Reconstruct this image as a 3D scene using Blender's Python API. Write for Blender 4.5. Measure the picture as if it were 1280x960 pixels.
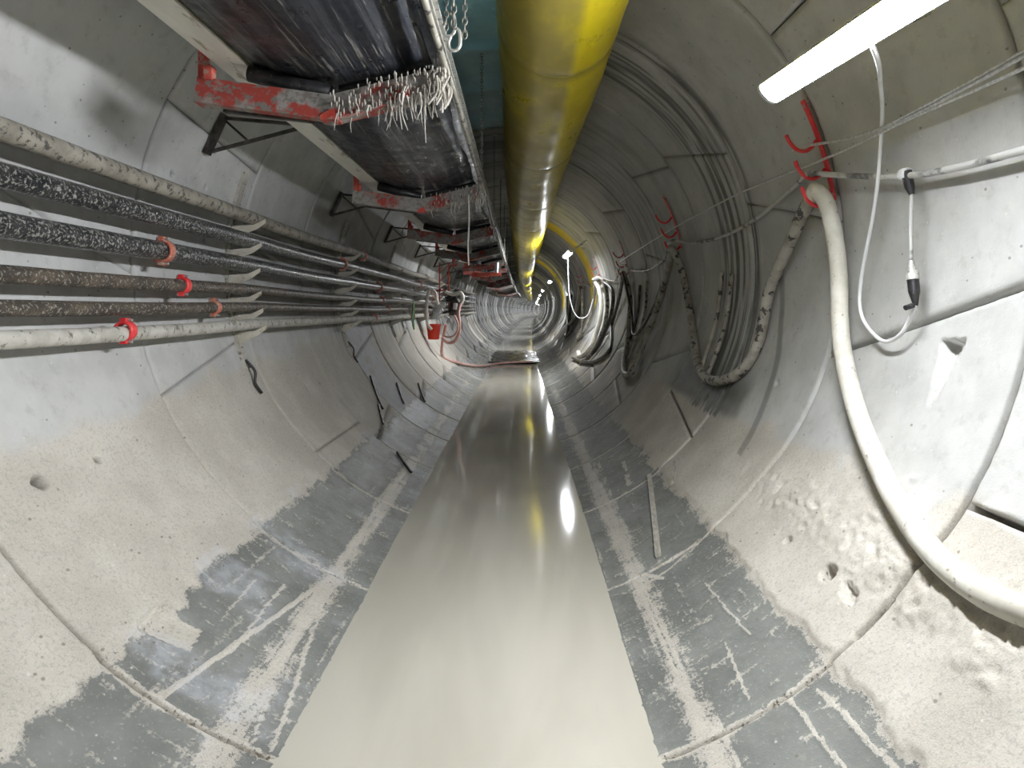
import bpy, bmesh, math, random
import numpy as np
from mathutils import Vector, Matrix

for o in list(bpy.data.objects): bpy.data.objects.remove(o)
S = bpy.context.scene
C = S.collection
random.seed(7)

# ---------------------------------------------------------------- camera
CAMZ = 1.73
cd = bpy.data.cameras.new('camera')
cd.sensor_width = 36; cd.lens = 36*800/1280
cd.shift_x = -10/1280; cd.shift_y = -92/1280
cd.clip_start = .05; cd.clip_end = 400
cam = bpy.data.objects.new('camera', cd); C.objects.link(cam)
cam.location = (0, 0, CAMZ); cam.rotation_euler = (math.radians(90), 0, 0)
S.camera = cam

# ---------------------------------------------------------------- world, exposure
w = bpy.data.worlds.new('world'); S.world = w; w.use_nodes = True
w.node_tree.nodes['Background'].inputs[0].default_value = (.5, .5, .5, 1)
w.node_tree.nodes['Background'].inputs[1].default_value = 0.0
S.view_settings.view_transform = 'Standard'; S.view_settings.look = 'None'
S.view_settings.gamma = 1; S.view_settings.use_curve_mapping = False
S.view_settings.exposure = 0.28
LAMP = 290.0           # radiance of the LED battens (the only light down here)
LAMP_Y = [-8.6, 2.1, 14.7, 27.6]+[40.2+12.6*i for i in range(14)]

# ---------------------------------------------------------------- tunnel geometry
R = 2.2; AX = -.20; AZ = 2.07; RING = 1.5; Y0 = 2.46
def cx(y):
    if y < 20: return 0.0
    if y < 50: return .02*(y-20)**2/60
    return .30 + .02*(y-50) + (.0007*(y-110)**2 if y > 110 else 0)
def P(y, th, off=0.0):
    a = math.radians(th); r = R-off
    return Vector((AX+cx(y)+r*math.sin(a), y, AZ-r*math.cos(a)))

# ---------------------------------------------------------------- numpy noise
def _h(ix, iy, seed):
    n = (ix.astype(np.int64)*374761393 + iy.astype(np.int64)*668265263 + seed*974634777) & 0xffffffff
    n = ((n ^ (n >> 13))*1274126177) & 0xffffffff
    n = n ^ (n >> 16)
    return (n & 0xffff)/65535.0
def vnoise(x, y, seed=0):
    ix = np.floor(x); iy = np.floor(y); fx = x-ix; fy = y-iy
    fx = fx*fx*(3-2*fx); fy = fy*fy*(3-2*fy)
    a = _h(ix, iy, seed); b = _h(ix+1, iy, seed); c = _h(ix, iy+1, seed); d = _h(ix+1, iy+1, seed)
    return (a*(1-fx)+b*fx)*(1-fy)+(c*(1-fx)+d*fx)*fy
def fbm(x, y, oct=4, seed=0):
    s = 0; a = .5; t = 0
    for k in range(oct):
        s = s+a*vnoise(x*2**k, y*2**k, seed+k*17); t += a; a *= .55
    return s/t
def ss(e0, e1, x):
    t = np.clip((x-e0)/(e1-e0), 0, 1); return t*t*(3-2*t)

# ---------------------------------------------------------------- materials
class NT:
    def __init__(s, name):
        s.m = bpy.data.materials.new(name); s.m.use_nodes = True
        s.t = s.m.node_tree; s.b = s.t.nodes['Principled BSDF']; s.tc = None
    def n(s, typ, **kw):
        nd = s.t.nodes.new(typ)
        for k, v in kw.items(): setattr(nd, k, v)
        return nd
    def l(s, a, b): s.t.links.new(a, b)
    def setin(s, sock, v):
        if hasattr(v, 'is_linked') or hasattr(v, 'links'): s.l(v, sock)
        else: sock.default_value = v
    def co(s, scale=(1, 1, 1)):
        if s.tc is None: s.tc = s.n('ShaderNodeTexCoord')
        mp = s.n('ShaderNodeMapping'); s.l(s.tc.outputs['Object'], mp.inputs[0]); mp.inputs['Scale'].default_value = scale
        return mp.outputs[0]
    def noise(s, scale, detail=4, rough=.55, vec=None, dist=0):
        nd = s.n('ShaderNodeTexNoise'); nd.inputs['Scale'].default_value = scale
        nd.inputs['Detail'].default_value = detail; nd.inputs['Roughness'].default_value = rough
        nd.inputs['Distortion'].default_value = dist
        s.l(vec if vec is not None else s.co(), nd.inputs['Vector']); return nd.outputs['Fac']
    def rng(s, v, a, b, c=0., d=1.):
        nd = s.n('ShaderNodeMapRange'); nd.interpolation_type = 'SMOOTHSTEP'
        s.l(v, nd.inputs[0])
        for i, q in enumerate((a, b, c, d)): nd.inputs[i+1].default_value = q
        return nd.outputs[0]
    def mix(s, f, a, b):
        nd = s.n('ShaderNodeMix', data_type='RGBA')
        s.setin(nd.inputs[0], f)
        for sock, v in ((nd.inputs[6], a), (nd.inputs[7], b)):
            if isinstance(v, tuple): sock.default_value = (*v[:3], 1)
            else: s.l(v, sock)
        return nd.outputs[2]
    def math(s, op, a, b=0.):
        nd = s.n('ShaderNodeMath', operation=op); s.setin(nd.inputs[0], a); s.setin(nd.inputs[1], b); return nd.outputs[0]
    def bump(s, h, strength=.3, dist=.01):
        nd = s.n('ShaderNodeBump'); nd.inputs['Strength'].default_value = strength; nd.inputs['Distance'].default_value = dist
        s.l(h, nd.inputs['Height']); s.l(nd.outputs[0], s.b.inputs['Normal'])
    def fin(s, col, rough, metal=0.):
        for k, v in (('Base Color', col), ('Roughness', rough), ('Metallic', metal)):
            if isinstance(v, tuple): s.b.inputs[k].default_value = (*v[:3], 1)
            else: s.setin(s.b.inputs[k], v)
        return s.m

def mat_lining():
    s = NT('precast_concrete')
    at = s.n('ShaderNodeAttribute', attribute_name='mask'); sp = s.n('ShaderNodeSeparateColor'); s.l(at.outputs['Color'], sp.inputs[0])
    at2 = s.n('ShaderNodeAttribute', attribute_name='mask2'); sp2 = s.n('ShaderNodeSeparateColor'); s.l(at2.outputs['Color'], sp2.inputs[0])
    mud, wet, stain_shade = sp.outputs; yel, clean, pale = sp2.outputs
    n1 = s.noise(2.2, 6, .6); n2 = s.noise(11, 5, .65); n3 = s.noise(60, 4, .7); n4 = s.noise(160, 2, .5)
    bare = s.mix(s.rng(n1, .35, .65), (.44, .44, .425), (.54, .54, .525))
    bare = s.mix(s.math('MULTIPLY', s.rng(n2, .52, .72), .35), bare, (.30, .29, .26))
    mudc = s.mix(s.rng(n1, .35, .68), (.445, .41, .355), (.565, .53, .47))
    mudc = s.mix(s.math('MULTIPLY', s.rng(n3, .50, .62), .5), mudc, (.31, .295, .265))
    mudc = s.mix(s.math('MULTIPLY', s.rng(n4, .52, .60), .25), mudc, (.66, .64, .59))
    mudc = s.mix(s.math('MULTIPLY', s.rng(n2, .60, .75), .4), mudc, (.64, .62, .57))
    dark = s.mix(s.rng(n1, .35, .65), (.15, .155, .143), (.23, .235, .22))
    dark = s.mix(s.math('MULTIPLY', s.rng(n3, .57, .66), .55), dark, (.34, .335, .30))
    dark = s.mix(s.math('MULTIPLY', s.rng(n2, .60, .70), .6), dark, (.32, .32, .29))
    # mask2.G (clean): 1 = bare concrete, 0 = mud region; mask.R: mud cover over the dark wet band
    cover = s.mix(clean, mudc, bare)
    mm = s.math('ADD', mud, s.math('MULTIPLY', s.math('SUBTRACT', n2, .5), .8))
    mm = s.math('ADD', mm, s.math('MULTIPLY', s.math('SUBTRACT', n3, .5), 1.5))
    sk = s.noise(1., 5, .7, s.co((30, 2.0, 30)))
    mm = s.math('ADD', mm, s.math('MULTIPLY', s.math('SUBTRACT', sk, .5), .7))
    mm = s.rng(mm, .34, .62)
    col = s.mix(mm, dark, cover)
    col = s.mix(s.math('MULTIPLY', stain_shade, .9), col, (.07, .068, .06))
    col = s.mix(s.math('MULTIPLY', pale, s.rng(n2, .3, .6)), col, (.55, .57, .62))
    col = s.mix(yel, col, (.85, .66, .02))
    # spatter: white and dark flecks
    v = s.n('ShaderNodeTexVoronoi'); v.inputs['Scale'].default_value = 22; s.l(s.co(), v.inputs['Vector'])
    fl = s.math('MULTIPLY', s.rng(v.outputs['Distance'], .16, .08), s.rng(n2, .53, .6))
    col = s.mix(s.math('MULTIPLY', fl, .55), col, (.70, .68, .63))
    v2 = s.n('ShaderNodeTexVoronoi'); v2.inputs['Scale'].default_value = 9; s.l(s.co((1, 1, 1.3)), v2.inputs['Vector'])
    f2 = s.math('MULTIPLY', s.rng(v2.outputs['Distance'], .10, .05), .7)
    col = s.mix(f2, col, (.16, .14, .11))
    rg = s.mix(wet, (.78,)*3, (.26,)*3)
    rg = s.mix(s.math('MULTIPLY', s.rng(n2, .4, .6), .4), rg, (.75,)*3)
    h = s.math('ADD', s.math('MULTIPLY', n3, .5), s.math('MULTIPLY', n4, .35))
    h = s.math('ADD', h, s.math('MULTIPLY', mm, 1.0))
    s.bump(h, .5, .006)
    s.t.nodes['Principled BSDF'].inputs['Specular IOR Level'].default_value = .45
    return s.fin(col, rg)
M = {}
M['lining'] = mat_lining()

def simple(name, c1, c2, rough=.6, metal=0., sc=8, lo=.4, hi=.6, bump=.3, bd=.004, stretch=(1, 1, 1), r2=None, c3=None, sc3=40, lo3=.55, hi3=.62):
    s = NT(name); n = s.noise(sc, 5, .6, s.co(stretch)); f = s.rng(n, lo, hi)
    col = s.mix(f, c1, c2)
    h = n
    if c3:
        n3 = s.noise(sc3, 4, .65, s.co(stretch)); f3 = s.rng(n3, lo3, hi3); col = s.mix(f3, col, c3); h = s.math('ADD', n, n3)
    rg = rough if r2 is None else s.rng(n, lo, hi, rough, r2)
    if bump: s.bump(h, bump, bd)
    return s.fin(col, rg, metal)
MUD = (.50, .47, .40)
M['grout'] = simple('joint_grout', (.20, .19, .17), (.30, .285, .25), .85, sc=14)
M['pipe_black'] = simple('muddy_black_pipe', (.022, .024, .026), (.05, .05, .05), .28, .3, 10, bump=.5, bd=.006, c3=(.42, .41, .38), sc3=62, lo3=.52, hi3=.60)
M['pipe_rust'] = simple('muddy_rusty_pipe', (.06, .05, .04), (.12, .095, .07), .5, .2, 9, bump=.5, bd=.006, c3=(.36, .34, .30), sc3=60, lo3=.54, hi3=.62)
M['pipe_pale'] = simple('mud_caked_pipe', (.40, .38, .33), (.52, .50, .45), .7, 0, 7, bump=.5, bd=.006, c3=(.17, .155, .13), sc3=24, lo3=.56, hi3=.64)
M['pipe_top'] = simple('dusty_brown_pipe', (.22, .20, .165), (.31, .285, .24), .7, 0, 6, bump=.5, bd=.006, c3=(.07, .065, .055), sc3=26, lo3=.53, hi3=.62)
M['red'] = simple('red_paint', (.45, .045, .03), (.55, .10, .07), .5, 0, 10, c3=(.35, .22, .18), sc3=30)
M['redbr'] = simple('bright_red_paint', (.72, .03, .04), (.80, .07, .07), .4, 0, 10, bump=.1)
M['redmud'] = simple('red_paint_under_mud', (.36, .055, .04), (.30, .285, .26), .6, 0, 3.6, .42, .50, c3=(.20, .18, .16), sc3=26, lo3=.50, hi3=.58)
M['orange'] = simple('coupling_paint', (.55, .12, .07), (.45, .20, .14), .5, 0, 20, c3=(.45, .4, .34), sc3=60)
M['steel'] = simple('galvanised_steel', (.42, .42, .40), (.58, .57, .53), .45, .4, 9, c3=(.25, .23, .2), sc3=30)
M['cream'] = simple('dusty_cream_steel', (.72, .71, .64), (.82, .80, .73), .5, 0, 5, stretch=(1, .2, 1), c3=(.40, .36, .28), sc3=14, lo3=.58, hi3=.66)
M['rubber'] = simple('black_rubber', (.012, .012, .013), (.03, .03, .032), .4, 0, 10, c3=(.12, .115, .1), sc3=30, lo3=.6, hi3=.68)
M['dark_steel'] = simple('dark_steel', (.035, .033, .03), (.09, .08, .07), .5, .5, 12)
M['plate'] = simple('pale_bracket_plate', (.50, .47, .39), (.60, .57, .49), .65, 0, 8, c3=(.33, .28, .2), sc3=30, lo3=.58, hi3=.66)
M['hose_pale'] = simple('pale_muddy_hose', (.60, .575, .50), (.70, .68, .61), .6, 0, 7, c3=(.33, .29, .23), sc3=26, lo3=.62, hi3=.70)
M['hose_dirty'] = simple('dirty_hose', (.30, .28, .235), (.44, .42, .37), .6, 0, 6, c3=(.06, .055, .05), sc3=13, lo3=.56, hi3=.6)
M['hose_dark'] = simple('dark_hose', (.05, .048, .042), (.11, .10, .085), .5, 0, 6, c3=(.3, .28, .24), sc3=20, lo3=.60, hi3=.66)
M['hose_pink'] = simple('pink_hose', (.55, .30, .26), (.62, .40, .36), .5, 0, 6)
M['cable'] = simple('dusty_cable', (.10, .10, .10), (.50, .50, .48), .5, 0, 5, .36, .5)
M['cord'] = simple('white_cord', (.68, .69, .70), (.80, .80, .80), .45, 0, 6)
M['rope'] = simple('wire_rope', (.55, .56, .57), (.75, .75, .75), .4, .5, 60)
M['mudlump'] = simple('wet_mud', (.30, .275, .24), (.44, .41, .36), .55, 0, 20)
M['green'] = simple('green_rag', (.05, .12, .04), (.10, .20, .07), .9, 0, 20)
M['bucket'] = simple('red_plastic', (.85, .045, .025), (.88, .08, .05), .35, 0, 10, bump=.05)
M['alu'] = simple('cast_aluminium', (.45, .46, .46), (.62, .62, .62), .4, .7, 20)
M['timber'] = simple('muddy_timber', (.36, .34, .29), (.50, .48, .42), .75, 0, 20, stretch=(3, .6, 3))
M['blue'] = simple('pale_blue_light_sheet', (.36, .60, .66), (.44, .68, .73), .45, 0, 3, c3=(.60, .80, .84), sc3=7, lo3=.58, hi3=.7)
M['chain'] = simple('chain_steel', (.16, .15, .14), (.36, .34, .30), .5, .5, 30)
M['white'] = simple('lamp_housing', (.6, .6, .6), (.7, .7, .7), .4, 0, 10, bump=0)

def mat_belt():
    s = NT('rubber_belt')
    n = s.noise(11, 6, .7, s.co((1, .02, 1)), .1); n2 = s.noise(40, 5, .7, s.co((1, .03, 1))); n3 = s.noise(9, 5, .6)
    col = s.mix(s.rng(n, .42, .6), (.010, .012, .017), (.055, .058, .066))
    col = s.mix(s.math('MULTIPLY', s.rng(n2, .54, .66), s.rng(n3, .3, .6)), col, (.26, .25, .235))
    s.bump(n2, .3, .004)
    return s.fin(col, s.rng(n3, .3, .7, .25, .5))
M['belt'] = mat_belt()

def mat_duct():
    s = NT('yellow_vinyl_duct')
    geo = s.n('ShaderNodeAttribute', attribute_name='mask'); sp = s.n('ShaderNodeSeparateColor'); s.l(geo.outputs['Color'], sp.inputs[0])
    n = s.noise(3, 6, .6, s.co((1, .5, 1))); n2 = s.noise(22, 4, .6)
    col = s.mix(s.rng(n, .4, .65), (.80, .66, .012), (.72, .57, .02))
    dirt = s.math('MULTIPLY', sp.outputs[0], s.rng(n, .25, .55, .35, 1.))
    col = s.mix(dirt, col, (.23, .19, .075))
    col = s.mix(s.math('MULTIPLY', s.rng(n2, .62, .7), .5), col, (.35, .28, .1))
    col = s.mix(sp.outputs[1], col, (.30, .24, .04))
    s.bump(n, .25, .02)
    return s.fin(col, s.rng(n, .3, .7, .26, .42))
M['duct'] = mat_duct()

M['band'] = simple('duct_band', (.34, .28, .03), (.42, .34, .04), .4, 0, 6)
def mat_water():
    s = NT('milky_water')
    n = s.noise(1.1, 4, .5, s.co((1.5, .35, 1)), .6)
    col = s.mix(s.rng(n, .38, .62), (.46, .435, .37), (.53, .505, .435))
    nb = s.noise(1.6, 2, .4, s.co((1.2, .8, 1)))
    s.bump(nb, .05, .02)
    s.b.inputs['IOR'].default_value = 1.36
    return s.fin(col, .07)
M['water'] = mat_water()
def mat_riffle():
    s = NT('broken_water')
    n = s.noise(14, 4, .6); n2 = s.noise(3, 3, .6)
    col = s.mix(s.rng(n2, .4, .6), (.16, .15, .125), (.27, .26, .215))
    s.bump(n, .6, .03)
    return s.fin(col, .12)
M['riffle'] = mat_riffle()
def mat_emit():
    s = NT('led_diffuser'); s.b.inputs['Base Color'].default_value = (.8, .8, .8, 1)
    s.b.inputs['Emission Color'].default_value = (.93, .96, 1, 1); s.b.inputs['Emission Strength'].default_value = LAMP
    return s.m
M['emit'] = mat_emit()

# ---------------------------------------------------------------- object helpers
def tag(o, label=None, cat=None, group=None, kind=None):
    if label: o['label'] = label
    if cat: o['category'] = cat
    if group: o['group'] = group
    if kind: o['kind'] = kind
    return o
def empty(name, loc, label=None, cat=None, group=None, kind=None):
    o = bpy.data.objects.new(name, None); C.objects.link(o); o.location = loc; o.empty_display_size = .1
    return tag(o, label, cat, group, kind)
def link(name, me, mat, parent=None):
    o = bpy.data.objects.new(name, me); C.objects.link(o)
    if mat and not me.materials: me.materials.append(M[mat] if isinstance(mat, str) else mat)
    if parent is not None:
        o.parent = parent
        wl = Vector(parent.location)
        if parent.parent is None: o.matrix_parent_inverse = Matrix.Translation(-wl)
    return o
def smooth(me, on=True):
    me.polygons.foreach_set('use_smooth', [on]*len(me.polygons))
class MB:
    """collects simple shapes in world coordinates, links them as one mesh object"""
    def __init__(s): s.v = []; s.f = []; s.sm = []
    def add(s, vs, fs, sm=False):
        b = len(s.v); s.v += [tuple(v) for v in vs]; s.f += [tuple(i+b for i in f) for f in fs]; s.sm += [sm]*len(fs); return s
    def box(s, c, d, rot=None, bev=0):
        c = Vector(c); x, y, z = [q/2 for q in d]
        vs = [Vector((a*x, b*y, e*z)) for a in (-1, 1) for b in (-1, 1) for e in (-1, 1)]
        if rot is not None: vs = [rot @ v for v in vs]
        return s.add([v+c for v in vs], [(0, 1, 3, 2), (4, 6, 7, 5), (0, 4, 5, 1), (2, 3, 7, 6), (0, 2, 6, 4), (1, 5, 7, 3)])
    def bar(s, a, b, w, h, up=(0, 0, 1)):
        a = Vector(a); b = Vector(b); d = (b-a); L = d.length; d.normalize(); up = Vector(up)
        r = d.cross(up); 
        if r.length < 1e-4: r = d.cross(Vector((1, 0, 0)))
        r.normalize(); u = r.cross(d)
        vs = [p+r*(i*w/2)+u*(j*h/2) for p in (a, b) for i, j in ((-1, -1), (1, -1), (1, 1), (-1, 1))]
        return s.add(vs, [(3, 2, 1, 0), (4, 5, 6, 7), (0, 1, 5, 4), (1, 2, 6, 5), (2, 3, 7, 6), (3, 0, 4, 7)])
    def tube(s, pts, r, n=10, cap=True, rf=None, jit=0, seed=0):
        pts = [Vector(p) for p in pts]; m = len(pts); vs = []; fs = []
        rnd = random.Random(seed)
        t0 = (pts[1]-pts[0]).normalized(); ref = Vector((0, 0, 1)) if abs(t0.z) < .9 else Vector((1, 0, 0))
        nrm = t0.cross(ref).normalized()
        for i, p in enumerate(pts):
            t = (pts[min(i+1, m-1)]-pts[max(i-1, 0)])
            if t.length < 1e-9: t = t0
            t.normalize(); nrm = (nrm-t*nrm.dot(t)).normalized(); bn = t.cross(nrm)
            rr = rf(i/(m-1)) if rf else r
            for k in range(n):
                a = 2*math.pi*k/n; q = rr*(1+(rnd.random()-.5)*jit)
                vs.append(p+nrm*math.cos(a)*q+bn*math.sin(a)*q)
        for i in range(m-1):
            for k in range(n):
                k2 = (k+1) % n
                fs.append((i*n+k, i*n+k2, (i+1)*n+k2, (i+1)*n+k))
        s.add(vs, fs, True)
        if cap:
            s.add(vs[:n], [tuple(range(n))[::-1]]); s.add(vs[-n:], [tuple(range(n))])
        return s
    def ring(s, c, axis, r, t, w, n=20):
        """short sleeve of outer radius r+t and width w around an axis"""
        axis = Vector(axis).normalized(); c = Vector(c)
        prof = [(r*.96, -w/2), (r+t, -w/2), (r+t*1.25, -w/4), (r+t*1.25, w/4), (r+t, w/2), (r*.96, w/2)]
        ref = Vector((0, 0, 1)) if abs(axis.z) < .9 else Vector((1, 0, 0)); a1 = axis.cross(ref).normalized(); a2 = axis.cross(a1)
        vs = []; fs = []; m = len(prof)
        for k in range(n):
            a = 2*math.pi*k/n
            for rr, h in prof: vs.append(c+axis*h+(a1*math.cos(a)+a2*math.sin(a))*rr)
        for k in range(n):
            for j in range(m):
                fs.append((k*m+j, ((k+1) % n)*m+j, ((k+1) % n)*m+(j+1) % m, k*m+(j+1) % m))
        return s.add(vs, fs, True)
    def prism(s, poly, d):
        """polygon (list of 3D points) extruded by vector d"""
        d = Vector(d); n = len(poly); vs = [Vector(p) for p in poly]+[Vector(p)+d for p in poly]
        return s.add(vs, [tuple(range(n))[::-1], tuple(range(n, 2*n))]+[(i, (i+1) % n, (i+1) % n+n, i+n) for i in range(n)])
    def mesh(s, name):
        me = bpy.data.meshes.new(name); me.from_pydata(s.v, [], s.f); me.polygons.foreach_set('use_smooth', s.sm)
        bm = bmesh.new(); bm.from_mesh(me); bmesh.ops.recalc_face_normals(bm, faces=bm.faces); bm.to_mesh(me); bm.free()
        return me
    def build(s, name, mat, parent=None, bev=0):
        o = link(name, s.mesh(name), mat, parent)
        if bev:
            b = o.modifiers.new('bevel', 'BEVEL'); b.width = bev; b.segments = 2; b.limit_method = 'ANGLE'
        return o
def spline(pts, step=.05):
    pts = [Vector(p) for p in pts]; out = []
    for i in range(len(pts)-1):
        p0 = pts[max(i-1, 0)]; p1 = pts[i]; p2 = pts[i+1]; p3 = pts[min(i+2, len(pts)-1)]
        n = max(2, int((p2-p1).length/step))
        for k in range(n):
            t = k/n
            out.append(.5*((2*p1)+(-p0+p2)*t+(2*p0-5*p1+4*p2-p3)*t*t+(-p0+3*p1-3*p2+p3)*t*t*t))
    out.append(pts[-1]); return out
NTH = ['nearest', 'second', 'third', 'fourth', 'fifth', 'sixth', 'seventh', 'eighth', 'ninth', 'tenth', 'eleventh', 'twelfth',
       'thirteenth', 'fourteenth', 'fifteenth', 'sixteenth', 'seventeenth', 'eighteenth', 'nineteenth', 'twentieth']

# ================================================================ the setting: segmental lining
W_ = {}
for nm, loc in (('wall_left', (AX-R, 0, AZ)), ('wall_right', (AX+R, 0, AZ)), ('ceiling', (AX, 0, AZ+R)), ('floor', (AX, 0, AZ-R))):
    W_[nm] = empty(nm, loc, kind='structure')
W_['wall_left']['label'] = 'left side of the round tunnel, grey concrete segments behind the pipes'
W_['wall_right']['label'] = 'right side of the round tunnel, mud splashed concrete segments behind the hoses'
W_['ceiling']['label'] = 'crown of the round tunnel, grey concrete segments above duct and conveyor'
W_['floor']['label'] = 'bottom of the round tunnel, dark muddy concrete segments on both sides of the water'
def side_of(th):
    th = (th+180) % 360-180
    if abs(th) < 42: return 'floor'
    if abs(th) > 140: return 'ceiling'
    return 'wall_right' if th > 0 else 'wall_left'
# joints of a ring: (angle at near edge, angle at far edge), ascending
J = {-1: [(-125, -125), (-62, -66), (-8, -8), (61.3, 60.4), (118, 112), (176, 176)],
     0: [(-145, -137), (-100, -87), (-14, -12), (16, 12), (83.8, 73.6), (127, 127.8)],
     1: [(-165, -165), (-116, -112), (-66.8, -75.6), (-8, -8), (15, 13), (95.5, 105)],
     2: [(-150, -142), (-97, -90), (-45, -45), (8, 8), (49.5, 56.5), (117, 127)]}
JP = [[(-165, -160), (-118, -110), (-64, -72), (-8, -8), (44, 50), (98, 104)], [(-142, -136), (-92, -86), (-38, -44), (10, 14), (70, 62), (124, 130)]]
for q in (-8, -7, -6, -5, -4, -3, -2)+tuple(range(3, 150)): J[q] = JP[q % 2]

PITS = [(2.80, -60.2, .036), (3.19, -60.4, .019), (4.84, -95.0, .02), (4.69, -111.9, .014), (4.27, -105.1, .02), (4.72, -105.0, .017),
        (2.85, 46.2, .042), (3.27, 46.0, .022), (4.54, 67.2, .022), (5.75, 59, .03), (6.3, -60, .03), (6.7, -60, .02), (7.4, 100, .03)]
def inpoly(x, y, poly):
    c = np.zeros(x.shape, bool); n = len(poly)
    for i in range(n):
        x1, y1 = poly[i]; x2, y2 = poly[(i+1) % n]
        if y1 == y2: continue
        t = ((y1 > y) != (y2 > y)) & (x < (x2-x1)*(y-y1)/(y2-y1)+x1); c ^= t
    return c
def segd(y, a, y1, t1, y2, t2):
    """distance in metres on the wall from points (y, arc) to a stroke given in (y, degrees)"""
    a1 = math.radians(t1)*R; a2 = math.radians(t2)*R; dy = y2-y1; da = a2-a1
    t = np.clip(((y-y1)*dy+(a-a1)*da)/(dy*dy+da*da), 0, 1)
    return np.hypot(y-y1-t*dy, a-a1-t*da), t
DR = math.pi/180*R
TRI = [(2.94, 77.4), (2.79, 77.6), (2.83, 74.6), (2.88, 69.6), (2.915, 69.3)]
NOTCH = [(2.92, -41.0), (2.70, -40.3), (2.78, -34.2), (2.93, -34.8)]
POCK = [(2.73, 46.9), (2.61, 46.6), (2.60, 45.0), (2.70, 45.2)]
STROKES = [  # pale mud smears in the dark invert band: y1,th1,y2,th2,halfwidth,strength
    (2.49, -33.0, 4.1, -25.0, .016, 1), (2.95, -30.5, 3.6, -31.0, .010, .8), (2.5, -22.5, 2.9, -24.6, .008, .8), (2.5, -20.4, 3.9, -25.8, .012, .8),
    (3.05, -34, 3.5, -34.5, .010, .7), (4.0, -39, 5.4, -38.6, .012, .4), (3.3, -36.5, 3.9, -36, .012, .5),
    (2.45, 34, 2.0, 34.5, .012, .8), (2.9, 34.5, 3.5, 33.5, .008, .8), (2.55, 30.5, 2.95, 31.5, .008, .7), (1.9, 38, 2.4, 36.8, .014, .7),
    (5.0, 24, 9, 24.2, .012, .6), (4.4, 26.5, 7.8, 28.5, .008, .6), (6.0, 33.0, 6.3, 33.6, .018, .8), (5.6, 31.8, 5.9, 32.4, .022, .8), (5.3, 36.8, 5.1, 34.8, .01, .6),
    (3.8, 28.4, 3.95, 26.2, .016, .9), (6.9, 30, 7.2, 27.2, .01, .6), (3.8, 23.6, 3.96, 38.5, .009, .9), (5.46, 22, 5.46, 37, .008, .8)]
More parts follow.
